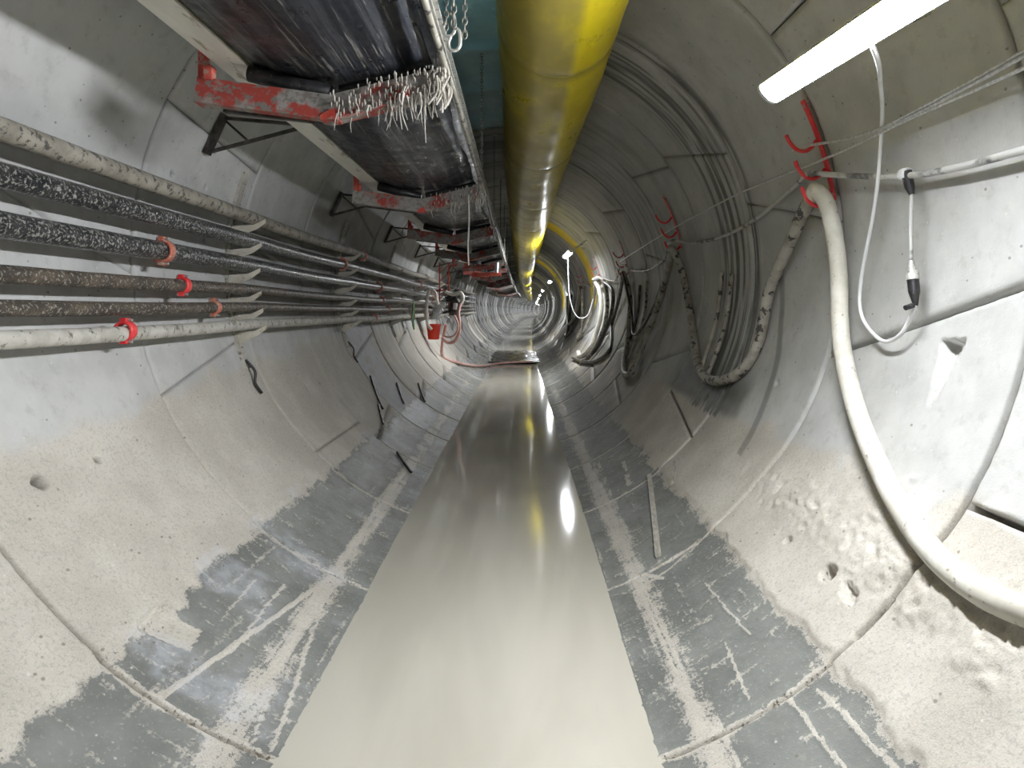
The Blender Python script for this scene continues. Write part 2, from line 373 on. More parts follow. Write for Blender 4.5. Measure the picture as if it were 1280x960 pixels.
def fields(y, th, fine):
    """y, th (deg, -180..180) arrays -> displacement towards the axis, and colour masks"""
    a = np.radians(th)*R; at = np.abs(th); z = np.zeros_like(y)
    n1 = fbm(y*3, a*3, 4, 3); n2 = fbm(y*12, a*12, 4, 9); n3 = fbm(y*40, a*40, 3, 21)
    edge = np.where(th < 0, 40.3, 39.6)+(n2-.5)*3.2+(n1-.5)*2.2
    above = ss(-2.4, .9, at-edge)
    fade = ss(9., 18., y)
    mud = above*.95
    # mud in the dark band: smeared strip near the water, strokes, joint edges
    bl = np.exp(-((th+25.2+.18*(y-2.5))/2.6)**2)+np.exp(-((th-25.0+.05*(y-2.5))/2.4)**2)
    streak = fbm(y*1.6, a*26, 4, 33)
    low = (at < 42)
    thin = fbm(y*.9, a*70, 3, 44); cross = fbm(y*14, a*5, 3, 47)
    mud = np.maximum(mud, low*np.clip(bl*(.55*streak+.75*thin+.35*cross-.12), 0, 1)*(1-.5*fade))
    mud = np.maximum(mud, low*.52*ss(.50, .80, .5*streak+.5*thin))
    mud = np.maximum(mud, low*.50*ss(.62, .74, thin)*ss(.35, .6, n1))
    mud = np.maximum(mud, low*.46*ss(.64, .72, fbm(y*30, a*7, 3, 49)))
    st = z.copy()
    if fine:
        for (y1, t1, y2, t2, hw, s_) in STROKES:
            d, t = segd(y+(n2-.5)*.03, a+(n2-.5)*.02, y1, t1, y2, t2)
            mud = np.maximum(mud, s_*ss(hw*1.3, hw*.5, d)); 
    ringd = np.abs((y-Y0+RING/2) % RING-RING/2)
    mud = np.maximum(mud, low*.85*ss(.035, .012, ringd+(n2-.5)*.03))
    # upper limit of the mud splash, above it the concrete is bare
    lim = np.where(th < 0, 67.5+np.clip(y-4, 0, 4)*1.3, 60.5-np.clip(y-2, 0, 3)*.6)+(n1-.5)*9
    clean = ss(-2.2, 1.2, at-lim)
    wet = (1-above)*.75+.25*fade
    # dark stains
    stn_shade = .75*ss(.10, .0, ringd+(fbm(y*2, a*1.2, 3, 50)-.35)*.35)*ss(5, 8, y)*ss(42, 52, at)*.6
    run = fbm(y*22, a*.8, 3, 61)
    band = ss(5.15, 5.35, y)*ss(6.45, 6.1, y)*(th > 56)*(th < 170)
    stn_shade = np.maximum(stn_shade, band*ss(.46, .60, run)*1.0)
    stn_shade = np.maximum(stn_shade, .9*ss(4.75, 5.2, y+.5*(n1-.5))*ss(7.6, 6.8, y)*ss(56, 58.5, th)*ss(74, 60, th+6*(n1-.5)))
    stn_shade = np.maximum(stn_shade, .55*ss(.06, .03, np.abs(y-4.62-.012*(th-66)+.05*(n1-.5)))*(th > 52)*(th < 88))
    stn_shade = np.maximum(stn_shade, .55*ss(7.5, 9.5, y)*(th > 30)*(th < 62)*ss(.35, .6, n1+.15))
    stn_shade = np.maximum(stn_shade, .45*ss(5.5, 8.5, y)*ss(14.5, 12, y)*(th < -95)*(th > -150)*ss(.3, .5, n1+.1))
    stn_shade = np.maximum(stn_shade, .5*ss(.5, .7, fbm(y*9, a*.7, 4, 77))*ss(60, 80, at)*ss(6.5, 9, y))
    # dark rings: shade between the lamps painted in, some soaked black
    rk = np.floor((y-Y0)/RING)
    shade_soak = np.isin(rk, [13, 14, 15, 17, 20, 21, 24, 27, 28, 31, 35, 36, 40, 44, 48, 52, 56])
    stn_shade = np.maximum(stn_shade, shade_soak*.85*(at > 30)*(.6+.5*n1))
    stn_shade = np.maximum(stn_shade, ((y > 35) & (np.mod(rk, 2) == 1))*.75*(at > 25))  # alternate far rings darkened to paint in the lamp banding
    stn_shade = np.maximum(stn_shade, ((y > 23) & (y < 80))*ss(.34, .22, ringd)*.6)
    stn_shade = np.clip(stn_shade, 0, 1)
    pale = ss(8.42, 8.5, y)*ss(9.9, 9.6, y)*(th < -28)*(th > -76)*.8
    pale = np.maximum(pale, .4*(th < 0)*low*ss(.5, .7, n1))
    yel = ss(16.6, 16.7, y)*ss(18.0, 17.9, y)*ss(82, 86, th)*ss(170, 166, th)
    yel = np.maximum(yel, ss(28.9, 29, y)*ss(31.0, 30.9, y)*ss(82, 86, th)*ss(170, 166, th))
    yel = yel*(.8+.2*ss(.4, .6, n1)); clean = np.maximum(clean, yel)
    wet = np.maximum(wet, stn_shade*.6)
    wet = np.clip(np.maximum(wet, .45*ss(12, 16, y)), 0, 1)
    # relief (towards the axis)
    d = mud*.006+(n2-.5)*.004*above+(n3-.5)*.0015
    if fine:
        d += above*low*0+.012*ss(-.2, .4, at-edge)*(at < 60)*ss(64, 46, at)
        rz = np.exp(-((th-52+(y-2)*.6)/4.0)**2)*ss(.75, 1.0, y)*ss(5.3, 3.0, y)
        rough = fbm(y*16, a*16, 4, 88); rid = 1-np.abs(rough*2-1)
        d += rz*.020*(ss(.62, .80, rid)*.6+rough*.8)
        d += (th < -40)*(th > -58)*.004*fbm(y*55, a*55, 2, 99)
        d += ((th > 47)*(th < 62))*.010*ss(.6, .7, fbm(y*9, a*9, 4, 123))*ss(4.2, 3, y)
        for (py, pt, pr) in PITS:
            dd = np.hypot(y-py, a-math.radians(pt)*R)
            k_ = ss(pr*1.08, pr*.90, dd)
            d = d*(1-k_)-k_*(.055 if pr > .025 else .03)
            stn_shade = np.maximum(stn_shade, (1.0 if pt < 0 else .3)*k_); mud = np.maximum(mud, k_)
        for poly, top, bot, dep in ((TRI, 77.5, 69.5, .07), (NOTCH, -41, -34, .045), (POCK, 47, 45, .012)):
            k_ = inpoly(y, th, poly).astype(float)
            t = np.clip((th-bot)/(top-bot), 0, 1)
            d = d*(1-k_)-k_*dep*(t if poly is not POCK else 1)
            mud = np.maximum(mud, k_)
    mask = np.stack([np.clip(mud, 0, 1), wet, stn_shade, np.ones_like(y)], -1)
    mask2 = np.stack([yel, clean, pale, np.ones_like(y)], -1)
    return d, mask, mask2
def seg_arrays(k, j, res):
    """one curved concrete segment of ring k between joints j and j+1"""
    jj = J[k]; n0, f0 = jj[j]
    n1, f1 = jj[(j+1) % len(jj)]
    if j == len(jj)-1: n1 += 360; f1 += 360
    ya = Y0+k*RING; yb = ya+RING
    midth = ((n0+n1+f0+f1)/4+180) % 360-180
    wide = abs(midth) > 40
    nu = max(6, int(math.radians(n1-n0)*R/res)); nv = max(3, int(RING/res))
    v = np.linspace(0, 1, nv+1)
    gy = .010 if k >= 0 else .012
    rnd = random.Random(k*31+j); off = (rnd.random()-.5)*.012 if (k > 2 or k < -1) else (rnd.random()-.5)*.005
    V, U = np.meshgrid(v, np.linspace(0, 1, nu+1), indexing='ij')
    th0 = n0+(f0-n0)*V; th1 = n1+(f1-n1)*V
    # half gap of the joints in metres, wide where they are open, narrow where mud fills them
    g0 = .014 if 45 < ((n0+180) % 360)-180 < 90 else .006
    g1 = .014 if 45 < ((n1+180) % 360)-180 < 90 else .006
    th0 = th0+g0/R*57.3; th1 = th1-g1/R*57.3
    TH = th0+(th1-th0)*U; thn = (TH+180) % 360-180
    g = np.where(thn > 43, .017, .007)*(1 if k < 3 else .6)
    Y = ya+g+(RING-2*g)*V
    d, m1, m2 = fields(Y, thn, res < .03)
    r = R-d+off
    edge = np.minimum(np.minimum(V*nv, (1-V)*nv), np.minimum(U*nu, (1-U)*nu)) < .5
    # edges slightly chipped
    r = r+np.where(edge, .004+.006*vnoise(Y*30, thn, 5), 0)
    # add skirt rows/cols
    def padk(A): return np.pad(A, ((1, 1), (1, 1))+((0, 0),)*(A.ndim-2), mode='edge')
    r = padk(r); TH = padk(TH); Y = padk(Y); m1 = padk(m1); m2 = padk(m2)
    r[0, :] = r[-1, :] = R+.035; r[:, 0] = r[:, -1] = R+.095
    a = np.radians(TH)
    cxs = np.where(Y < 20, 0, np.where(Y < 50, .02*(Y-20)**2/60, .30+.02*(Y-50)+np.where(Y > 110, .0007*(Y-110)**2, 0)))
    X = AX+cxs+r*np.sin(a); Z = AZ-r*np.cos(a)
    co = np.stack([X, Y, Z], -1).reshape(-1, 3)
    nr, nc = r.shape; idx = np.arange(nr*nc).reshape(nr, nc)
    q = np.stack([idx[:-1, :-1], idx[1:, :-1], idx[1:, 1:], idx[:-1, 1:]], -1).reshape(-1, 4)
    return co, q, m1.reshape(-1, 4), m2.reshape(-1, 4), midth
def np_mesh(name, co, q, m1=None, m2=None):
    me = bpy.data.meshes.new(name)
    me.vertices.add(len(co)); me.vertices.foreach_set('co', co.astype(np.float32).ravel())
    me.loops.add(q.size); me.loops.foreach_set('vertex_index', q.astype(np.int32).ravel())
    me.polygons.add(len(q)); me.polygons.foreach_set('loop_start', np.arange(0, q.size, 4, dtype=np.int32))
    me.polygons.foreach_set('loop_total', np.full(len(q), 4, np.int32))
    me.polygons.foreach_set('use_smooth', np.ones(len(q), bool))
    me.update(calc_edges=True); me.validate()
    for nm, mk in (('mask', m1), ('mask2', m2)):
        if mk is None: continue
        at = me.attributes.new(nm, 'FLOAT_COLOR', 'POINT'); at.data.foreach_set('color', mk.astype(np.float32).ravel())
    return me
far = {k: [] for k in W_}
KLAST = 138
for k in range(-8, KLAST):
    for j in range(6):
        y = Y0+k*RING
        jj = J[k]; mid = (jj[j][0]+(jj[(j+1) % 6][0]+(360 if j == 5 else 0)))/2; mid = (mid+180) % 360-180
        if k in (-1, 0): res = .013 if abs(mid) < 100 else .03
        elif k == 1: res = .018 if abs(mid) < 100 else .035
        elif k == 2: res = .024 if abs(mid) < 100 else .04
        elif k in (3, 4): res = .045
        elif -3 <= k < 14: res = .09
        else: res = .2
        co, q, m1, m2, mid = seg_arrays(k, j, res)
        sd = side_of(mid)
        if -2 <= k < 24:
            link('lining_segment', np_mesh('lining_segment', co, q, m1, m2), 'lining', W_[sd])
        else: far[sd].append((co, q, m1, m2))
for sd, L in far.items():
    b = 0; qs = []
    for co, q, m1, m2 in L: qs.append(q+b); b += len(co)
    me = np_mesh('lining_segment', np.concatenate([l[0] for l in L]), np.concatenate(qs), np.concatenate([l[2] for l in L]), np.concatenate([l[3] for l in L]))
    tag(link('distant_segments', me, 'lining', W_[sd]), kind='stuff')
# grout shell behind the segments, and the closed end of the bore
YE = Y0+KLAST*RING
def shell():
    rows = []
    for k in range(-8, KLAST+1):
        y = Y0+k*RING; rows += [(y-.05, -.085), (y-.035, -.024), (y+.035, -.024), (y+.05, -.085)]
    ys = [r_[0] for r_ in rows]; n = 90; co = []; q = []
    for y, o_ in rows:
        for i in range(n):
            co.append(P(y, 360*i/n, o_))
    for a in range(len(ys)-1):
        for i in range(n): q.append((a*n+i, (a+1)*n+i, (a+1)*n+(i+1) % n, a*n+(i+1) % n))
    return np_mesh('trim_1', np.array([tuple(c) for c in co]), np.array(q))
tag(link('trim_1', shell(), 'grout'), kind='structure')
for nm, y in (('wall_back', Y0-8*RING-.03), ('wall_front', YE)):
    mb = MB(); n = 48
    mb.prism([P(y, 360*i/n, -.04) for i in range(n)], (0, .1 if y > 0 else -.1, 0)); tag(mb.build(nm, 'grout'), kind='structure')

# ================================================================ water
def water(name, y0, y1, z, mat, label, amp=0, res=.5, hw=None):
    ys = np.arange(y0, y1+1e-6, res); co = []; q = []; n = 20
    for y in ys:
        h = math.sqrt(max((R+.03)**2-(AZ-z)**2, .01))
        for i in range(n+1):
            x = AX+cx(y)-h+2*h*i/n
            zz = z+(amp*(vnoise(np.array([x*7.]), np.array([y*4.]), 5)[0]-.5) if amp else 0)
            co.append((x, y, zz))
    m = n+1
    for a in range(len(ys)-1):
        for i in range(n): q.append((a*m+i, a*m+i+1, (a+1)*m+i+1, (a+1)*m+i))
    o = link(name, np_mesh(name, np.array(co), np.array(q)), mat)
    return tag(o, label, 'water', kind='stuff')
water('pooled_water', -9.4, 21.0, 0.0, 'water', 'milky beige water pooled along the tunnel bottom in the foreground')
water('broken_water', 20.9, 27.0, 0.035, 'riffle', 'dark rippling water running over the muck beyond the milky pool', .07, .12)
water('pooled_water', 26.9, YE, 0.03, 'water', 'still water lying in the far part of the tunnel, mirroring the lamps')

# ================================================================ LED battens
def lamp(a, b, label, cord=None):
    a = Vector(a); b = Vector(b); mid = (a+b)/2; d = (b-a).normalized()
    ax = Vector((AX+cx(mid.y), mid.y, AZ)); inw = ax-mid; inw.y = 0; inw.normalize(); inw = inw*.68+Vector((0, 0, -.45)); inw = (inw-d*inw.dot(d)).normalized(); sd = d.cross(inw)
    root = empty('led_batten', mid, label, 'lamp', 'LED battens along the right shoulder')
    W = .056; Hh = .05
    # housing: shallow channel on the wall side
    mb = MB(); mb.prism([a+sd*W*1.03+inw*.006, a+sd*W*.9-inw*Hh, a-sd*W*.9-inw*Hh, a-sd*W*1.03+inw*.006, a-sd*W-inw*.001, a+sd*W-inw*.001], b-a); mb.build('housing', 'white', root)
    # diffuser: rounded bar
    mb = MB(); mb.prism([a+sd*W*math.cos(t)+inw*(W*.42*math.sin(t)+.001) for t in [math.pi*i/10 for i in range(11)]], b-a); mb.build('diffuser', 'emit', root)
    for e, s_ in ((a, -1), (b, 1)):
        mb = MB(); mb.prism([e+sd*W*1.08*math.cos(t)+inw*(W*.50*math.sin(t) if math.sin(t) > 0 else Hh*1.05*math.sin(t)) for t in [2*math.pi*i/16 for i in range(16)]], d*(.025*s_)); mb.build('end_cap', 'white', root)
    for t in (.2, .8):
        c = a.lerp(b, t); out = Vector((c.x-AX-cx(c.y), 0, c.z-AZ)).normalized()
        wall = c.copy()
        for _ in range(60):
            if math.hypot(wall.x-AX-cx(c.y), wall.z-AZ) > R-.01: break
            wall = wall+out*.02
        mb = MB(); mb.bar(c+out*Hh*.9, wall, .03, .006, d); mb.build('mounting_arm', 'steel', root)
    return root
for i, y in enumerate(LAMP_Y):
    if i == 0: lb = 'white LED batten on the right shoulder behind the viewer'
    elif i == 1: lb = 'large glaring white LED batten at the top right of the picture'
    elif i == 2: lb = 'small bright lamp beyond the yellow duct bend with a white cord hanging'
    else: lb = 'tiny glowing lamp far down the tunnel, %s of the lamp row from the camera' % NTH[i-1]
    if i == 1: a, b = (1.17, 3.0, 2.75), (1.28, 1.85, 2.72)
    elif i == 2: a, b = (1.12, 16.0, 3.06), (1.16, 14.7, 3.08)
    else: a, b = (1.28+cx(y+1.3), y+1.3, 2.98), (1.32+cx(y), y, 3.0)
    lamp(a, b, lb)

# ================================================================ pipes on the left wall
PIPES = [  # slope z/x from camera, radius, material, coupling pixel columns turned into y, names
    (.348, .052, 'pipe_top', 'topmost brown dusty pipe on the left wall'),
    (.260, .058, 'pipe_black', 'black mud-splashed pipe, second from the top on the left wall'),
    (.166, .060, 'pipe_black', 'thick black pipe with an orange coupling, third from the top on the left wall'),
    (.074, .042, 'pipe_rust', 'rusty brown pipe with a red coupling, fourth from the top on the left wall'),
    (.010, .038, 'pipe_rust', 'thin dark pipe, fifth from the top on the left wall'),
    (-.052, .042, 'pipe_pale', 'pale mud-caked pipe with a red clamp, lowest on the left wall')]
CPL = [[2.5, 8.9, 14.9], [8.0, 14.1], [4.0, 10.1, 16.2], [4.22, 10.3, 16.4], [4.62, 10.7, 16.8], [3.54, 9.6, 13.0, 15.7]]
pipe_pos = []
for (sl, r, m, lb), cps in zip(PIPES, CPL):
    Rp = R-.165
    A_ = 1+sl*sl; B_ = -(2*.2+2*sl*.34); C_ = .04+.34**2-Rp*Rp
    t = (-B_+math.sqrt(B_*B_-4*A_*C_))/(2*A_)
    x, z = -t, CAMZ+sl*t; pipe_pos.append((x, z, r))
    root = empty('wall_pipe', (x, 1.0, z), lb, 'pipe', 'pipes along the left wall')
    rr = random.Random(int(z*100))
    pts = []; y = .2
    while y < 31:
        pts.append((x+cx(y)+math.sin(y*1.1+z*9)*.006, y, z+math.sin(y*.9+z*5)*.008-.008*abs(math.sin(math.pi*(y-5.2)/3.1)))); y += .12 if y < 9 else .6
    MB().tube(pts, r, 16, jit=.035, seed=int(z*77)).build('pipe', m, root)
    for i, cy_ in enumerate(cps):
        mt = 'redbr' if (abs(cy_-3.54) < .01 or abs(cy_-4.22) < .01) else 'orange'
        mb = MB(); mb.ring((x, cy_, z), (0, 1, 0), r, .012, .055)
        mb.box((x, cy_, z+r+.012), (.03, .05, .036)); mb.box((x, cy_, z-r-.012), (.03, .05, .036))
        o = mb.build('coupling', mt, root)
        if mt == 'redbr': o['label'] = 'bright red coupling'
        for zz in (r+.018, -r-.018): MB().tube([(x-.035, cy_, z+zz), (x+.04, cy_, z+zz)], .008, 8).build('bolt', 'steel', o)
# brackets: curved rail on the wall, one triangular arm below each pipe
for i in range(9):
    y = 2.12+3.1*i
    nm = 'pipe rack of pale triangular arms on the left wall, %s from the camera' % NTH[i]
    root = empty('pipe_bracket', P(y, -90), nm, 'bracket', 'pipe brackets on the left wall')
    mb = MB()
    for a_, b_ in zip(range(-112, -68, 4), range(-108, -64, 4)):
        for o_ in (-.035, .035): 
            mb.bar(P(y+o_, a_, .018), P(y+o_, b_, .018), .008, .036, up=P(y, a_, 1)-P(y, a_, 0))
        mb.bar(P(y, a_, .008), P(y, b_, .008), .07, .006, up=P(y, a_, 1)-P(y, a_, 0))
    mb.build('rail', 'pipe_pale', root)
    for (x, z, r) in pipe_pos:
        x = x+cx(y)
        th = math.degrees(math.atan2(x-AX-cx(y), -(z-AZ)))
        zt = z-r-.012
        wx = AX+cx(y)-math.sqrt((R-.02)**2-(zt-.05-AZ)**2)
        mb = MB()
        mb.prism([(wx, y-.006, zt-.12), (wx, y-.006, zt-.01), (x+.02, y-.006, zt), (x+.115, y-.006, zt+.045), (x+.115, y-.006, zt+.015), (x+.05, y-.006, zt-.035)], (0, .012, 0))
        mb.build('arm', 'plate', root)
    if i in (1, 2):
        mb = MB(); p0 = P(y, -70, .03); 
        mb.tube(spline([p0, P(y+.02, -67, .06), P(y+.0, -64.5, .03), P(y+.03, -62, .03)], .02), .012, 6); mb.build('strap_end', 'rubber', root)

# ================================================================ belt conveyor under the crown
BX0, BX1, BXM = -1.36, -.45, -.94
def belt_mesh(zl, zm, zr, x0, xm, x1, th, sag=.02, y0=-3, y1=60):
    ys = np.arange(y0, y1, .25); prof = [(x0, zl), ((x0+xm)/2, (zl+zm)/2-.012), (xm-.05, zm+.01), (xm, zm), (xm+.05, zm+.01), ((x1+xm)/2, (zr+zm)/2-.012), (x1, zr)]
    n = len(prof); co = []; q = []
    for y in ys:
        s_ = -sag*abs(math.sin(math.pi*(y-3.2)/3.0))
        jt = .012*math.sin(y*3.7)+.006*math.sin(y*11)
        for i, (x, z) in enumerate(prof): co.append((x+cx(y)+(jt if i == n-1 else 0), y, z+s_))
        for i, (x, z) in enumerate(prof[::-1]): co.append((x+cx(y)+(jt if i == 0 else 0), y, z+s_+th))
    m = 2*n
    for a in range(len(ys)-1):
        for i in range(m): q.append((a*m+i, a*m+(i+1) % m, (a+1)*m+(i+1) % m, (a+1)*m+i))
    return np_mesh('belt', np.array(co), np.array(q))
root = empty('belt_conveyor', (BXM, 3, 2.9), 'long black rubber belt conveyor hung below the tunnel crown, left of the duct', 'conveyor')
link('return_belt', belt_mesh(2.985, 2.90, 3.01, BX0, BXM, BX1, .014), 'belt', root)
link('carrying_belt', belt_mesh(3.52, 3.36, 3.52, -1.44, BXM, -.48, .016, .01), 'belt', root)
def rail(pts2, name, mat, y0=-3, y1=60, step=3.0):
    """extrude a closed x-z profile down the tunnel"""
    ys = np.arange(y0, y1+.1, step); co = []; q = []; n = len(pts2)
    for y in ys:
        for x, z in pts2: co.append((x+cx(y), y, z))
    for a in range(len(ys)-1):
        for i in range(n): q.append((a*n+i, a*n+(i+1) % n, (a+1)*n+(i+1) % n, (a+1)*n+i))
    me = np_mesh(name, np.array(co), np.array(q)); smooth(me, False)
    return link(name, me, mat, root)
X = -1.475; Z = 2.985
tag(rail([(X-.075, Z), (X+.075, Z), (X+.075, Z+.012), (X-.063, Z+.012), (X-.063, Z+.13), (X+.075, Z+.13), (X+.075, Z+.142), (X-.075, Z+.142)], 'stringer', 'cream'), 'cream dusty steel channel on the left side')
tag(rail([(-.40, 2.985), (-.36, 2.985), (-.36, 3.0), (-.385, 3.0), (-.385, 3.07), (-.36, 3.07), (-.36, 3.085), (-.40, 3.085)], 'stringer', 'steel'), 'galvanised steel channel on the right side')
mb = MB(); pts = []
y = -3
while y < 60: pts.append((-.372+cx(y)+.006*math.sin(y*2), y, 2.955+.008*math.sin(y*1.3))); y += .3
mb.tube(pts, .015, 8); mb.build('conduit', 'hose_dirty', root)
def idler(y, i):
    xo = cx(y); r = empty('conveyor_idler', (BXM+xo, y, 2.8), 'V-shaped red and grey idler beam caked with mud under the belt, %s from the camera' % NTH[i], 'conveyor idler', 'idler beams under the conveyor belt')
    L = Vector((-1.62+xo, y, 2.835)); Mm = Vector((-.95+xo, y, 2.745)); Rr = Vector((-.385+xo, y, 2.885))
    jt = .0
    mb = MB()
    # plate facing the camera, folded at the middle, with a foot flange
    H = .068
    def strip(a, b, n=10):
        for k in range(n):
            p = a.lerp(b, k/n); q = a.lerp(b, (k+1)/n)
            mb.prism([p+Vector((0, -.03, -H)), p+Vector((0, .01, H)), p+Vector((0, .02, H)), p+Vector((0, -.018, -H))], q-p)
            mb.prism([p+Vector((0, -.03, -H)), p+Vector((0, .07, -H-.004)), p+Vector((0, .07, -H+.006)), p+Vector((0, -.03, -H+.008))], q-p)
    strip(L, Mm); strip(Mm, Rr)
    mb.build('cross_beam', 'redmud', r)
    mb = MB(); b0 = Mm+Vector((-.04, -.032, -H)); mb.prism([b0, b0+Vector((.09, 0, .0)), b0+Vector((.06, 0, .055)), b0+Vector((.0, 0, .02))], (0, .09, 0)); mb.build('gusset', 'red', r)
    mb = MB(); mb.bar(L+Vector((.12, .05, -.085)), Mm+Vector((-.05, .05, -.055)), .03, .03); mb.build('lower_tie', 'dark_steel', r)
    # rollers behind/above the beam
    for a, b in ((L+Vector((.22, .10, .12)), Mm+Vector((-.02, .10, .10))), (Mm+Vector((.02, .10, .10)), Rr+Vector((-.04, .10, .07)))):
        mb = MB(); mb.tube([a, a.lerp(b, .02), a.lerp(b, .98), b], .045, 18, rf=lambda t: .045 if .01 < t < .99 else .02); mb.build('roller', 'rubber', r)
    mb = MB(); mb.bar(L+Vector((.03, .02, .05)), L+Vector((.03, .02, .30)), .012, .055, (1, 0, 0)); mb.bar(L+Vector((.06, .02, .05)), L+Vector((.06, .02, .12)), .05, .04); mb.box(L+Vector((.0, .02, .28)), (.07, .05, .07))
    mb.build('hanger_plate', 'red', r)
    mb = MB(); mb.box(Rr+Vector((-.01, .02, .06)), (.04, .05, .14)); mb.build('end_plate', 'steel', r)
    return r
NIDL = 15
for i in range(NIDL):
    y = 3.2+3.0*i
    r = idler(y, i)
    if i < 3:      # mud strings hanging from the right-hand end
        rd = random.Random(i+3); mb = MB()
        for k in range((70, 26, 14)[i]):
            t = rd.random()**.45; x = -.95+.56*t; ztop = 2.745+.14*t-.05+rd.uniform(-.02, .06)
            ln = rd.uniform(.03, .10)+(.16*rd.random()**3 if t > .5 else 0); yy = y+rd.uniform(-.06, .03)
            mb.tube(spline([(x, yy, ztop), (x+rd.uniform(-.012, .012), yy, ztop-ln*.5), (x+rd.uniform(-.02, .02), yy+rd.uniform(-.01, .01), ztop-ln)], .02), .004, 5, rf=lambda u, w_=rd.uniform(.003, .0075): w_*(1-u*.75))
        for k in range((170, 80, 40)[i]):
            t = rd.random()**.6; x = -.97+.60*t; zz = 2.745+.14*t+rd.uniform(-.07, .075); rr_ = rd.uniform(.004, .008)
            mb.tube([(x, y-.028, zz+rr_*2), (x, y-.036, zz), (x+rr_*.3, y-.036, zz-rr_*3)], rr_, 6, rf=lambda u, q_=rr_*.8: q_*(1 if .2 < u < .8 else .3))
        for k in range((30, 10, 6)[i]):
            x = rd.gauss(-.385, .02); zz = 2.92+rd.uniform(-.1, .12); mb.tube(spline([(x, y+rd.uniform(-.05, .05), zz), (x+.015, y-.02, zz-.05), (x+rd.uniform(-.03, .03), y-.02, zz-.11)], .02), .006, 5)
        tag(mb.build('mud_strings', 'mudlump', r), kind='stuff')
    # suspension from the crown on the duct side, one chain per idler
def chain(x, y, z0, z1, label, grp='suspension chains of the conveyor'):
    r = tag(empty('chain', (x, y, z0), None, None), label, 'chain', grp)
    mb = MB(); z = z0; k = 0
    while z > z1:
        pts = []
        for a in range(13):
            t = 2*math.pi*a/12; u = .011*math.cos(t); v = .021*math.sin(t)
            pts.append((x+(u if k % 2 else 0), y+(0 if k % 2 else u), z+v))
        mb.tube(pts, .0035, 6, cap=False); z -= .031; k += 1
    return mb, r
for i in range(8):
    y = 3.2+3*i
    ztop = AZ+math.sqrt(R*R-(.17)**2)-.03
    lb = 'steel chain holding the duct side of the conveyor from the crown, %s from the camera' % NTH[i]
    if i < 3:
        mb, r = chain(-.37+cx(y), y, ztop, 3.10, lb); mb.build('links', 'chain', r)
    else:
        r = empty('chain', (-.37+cx(y), y, 3), lb, 'chain', 'suspension chains of the conveyor'); MB().tube([(-.37+cx(y), y, ztop), (-.37+cx(y), y, 3.08)], .011, 6).build('links', 'chain', r)
    mb = MB(); mb.box((-.37+cx(y), y, ztop+.02), (.07, .07, .02)); mb.build('anchor', 'steel', r)
# two short chains and hooks seen beside the rail at the top edge
for n_, (x, y, z0, z1) in enumerate(((-.255, 2.95, 3.9, 2.98), (-.285, 2.75, 3.8, 2.94))):
    mb, r = chain(x, y, z0, z1, ('doubled chain hanging free in front of the pale blue sheet, right strand', 'chain hanging free in front of the pale blue sheet, left strand')[n_], 'loose chains at the top edge')
    mb.build('links', 'chain', r)
    MB().tube([(x, y, z0), (x, y, AZ+math.sqrt(R*R-(x-AX)**2))], .006, 6).build('wire', 'rope', r)
for n_, (x, y, z) in enumerate(((-.33, 3.0, 3.02), (-.30, 2.95, 2.93))):
    mb = MB(); mb.tube(spline([(x, y, z+.10), (x+.02, y, z+.09), (x+.025, y, z+.03), (x+.01, y, z-.0), (x-.02, y, z), (x-.03, y, z+.03), (x-.02, y, z+.06)], .01), .008, 8)
    tag(mb.build('steel_hook', 'steel'), ('pale steel hook on the conveyor rail near the top edge, upper one', 'pale steel hook below its twin on the conveyor rail near the top edge')[n_], 'hook', 'hooks on the conveyor rail')
# wall brackets holding the stringer
for i in range(7):
    y = 4.55+3*i; xo = cx(y)
    r = empty('wall_strut', P(y, -115), 'dark triangular wall strut carrying the conveyor channel, %s from the camera' % NTH[i], 'bracket', 'conveyor struts on the left wall')
    mb = MB(); mb.bar(P(y, -110.8, .03), P(y, -119, .03), .03, .07, (0, 1, 0)); mb.build('foot', 'dark_steel', r)
    e = Vector((-1.55+xo, y, 3.03)); mb = MB(); mb.bar(P(y, -111.5, .05), e, .022, .022); mb.build('diagonal', 'dark_steel', r)
    mb = MB(); mb.bar(P(y, -118.5, .05), e+Vector((0, 0, .02)), .022, .022); mb.build('top_arm', 'dark_steel', r)
    mb = MB(); mb.bar(P(y, -118, .06), P(y, -111.5, .05).lerp(e, .42), .016, .016); mb.build('stay', 'dark_steel', r)
# rope hanging from the second idler
mb = MB(); mb.tube(spline([(-.49, 6.1, 2.83), (-.485, 6.1, 2.6), (-.495, 6.1, 2.35), (-.488, 6.1, 2.16)], .05), .008, 6)
tag(mb.build('hanging_rope', 'hose_pale'), 'thin pale rope hanging straight down from the second idler beam', 'rope')
r = empty('red_beam', (-.75, 17, 2.6), 'short red beam hung below the conveyor beside a bright fitting', 'beam')
mb = MB(); mb.bar((-1.15, 15.2, 2.57), (-.45, 15.2, 2.60), .06, .10); mb.build('web', 'red', r)
mb = MB(); mb.bar((-1.2, 15.15, 2.70), (-.45, 15.15, 2.76), .06, .08); mb.build('upper_web', 'redmud', r)
mb = MB(); mb.tube([(-.56, 15.1, 2.62), (-.55, 15.1, 2.86)], .05, 10); mb.build('fitting', 'alu', r)
for x in (-1.1, -.5): MB().bar((x, 15.2, 2.6), (x, 15.2, 2.84), .02, .02).build('hanger', 'dark_steel', r)

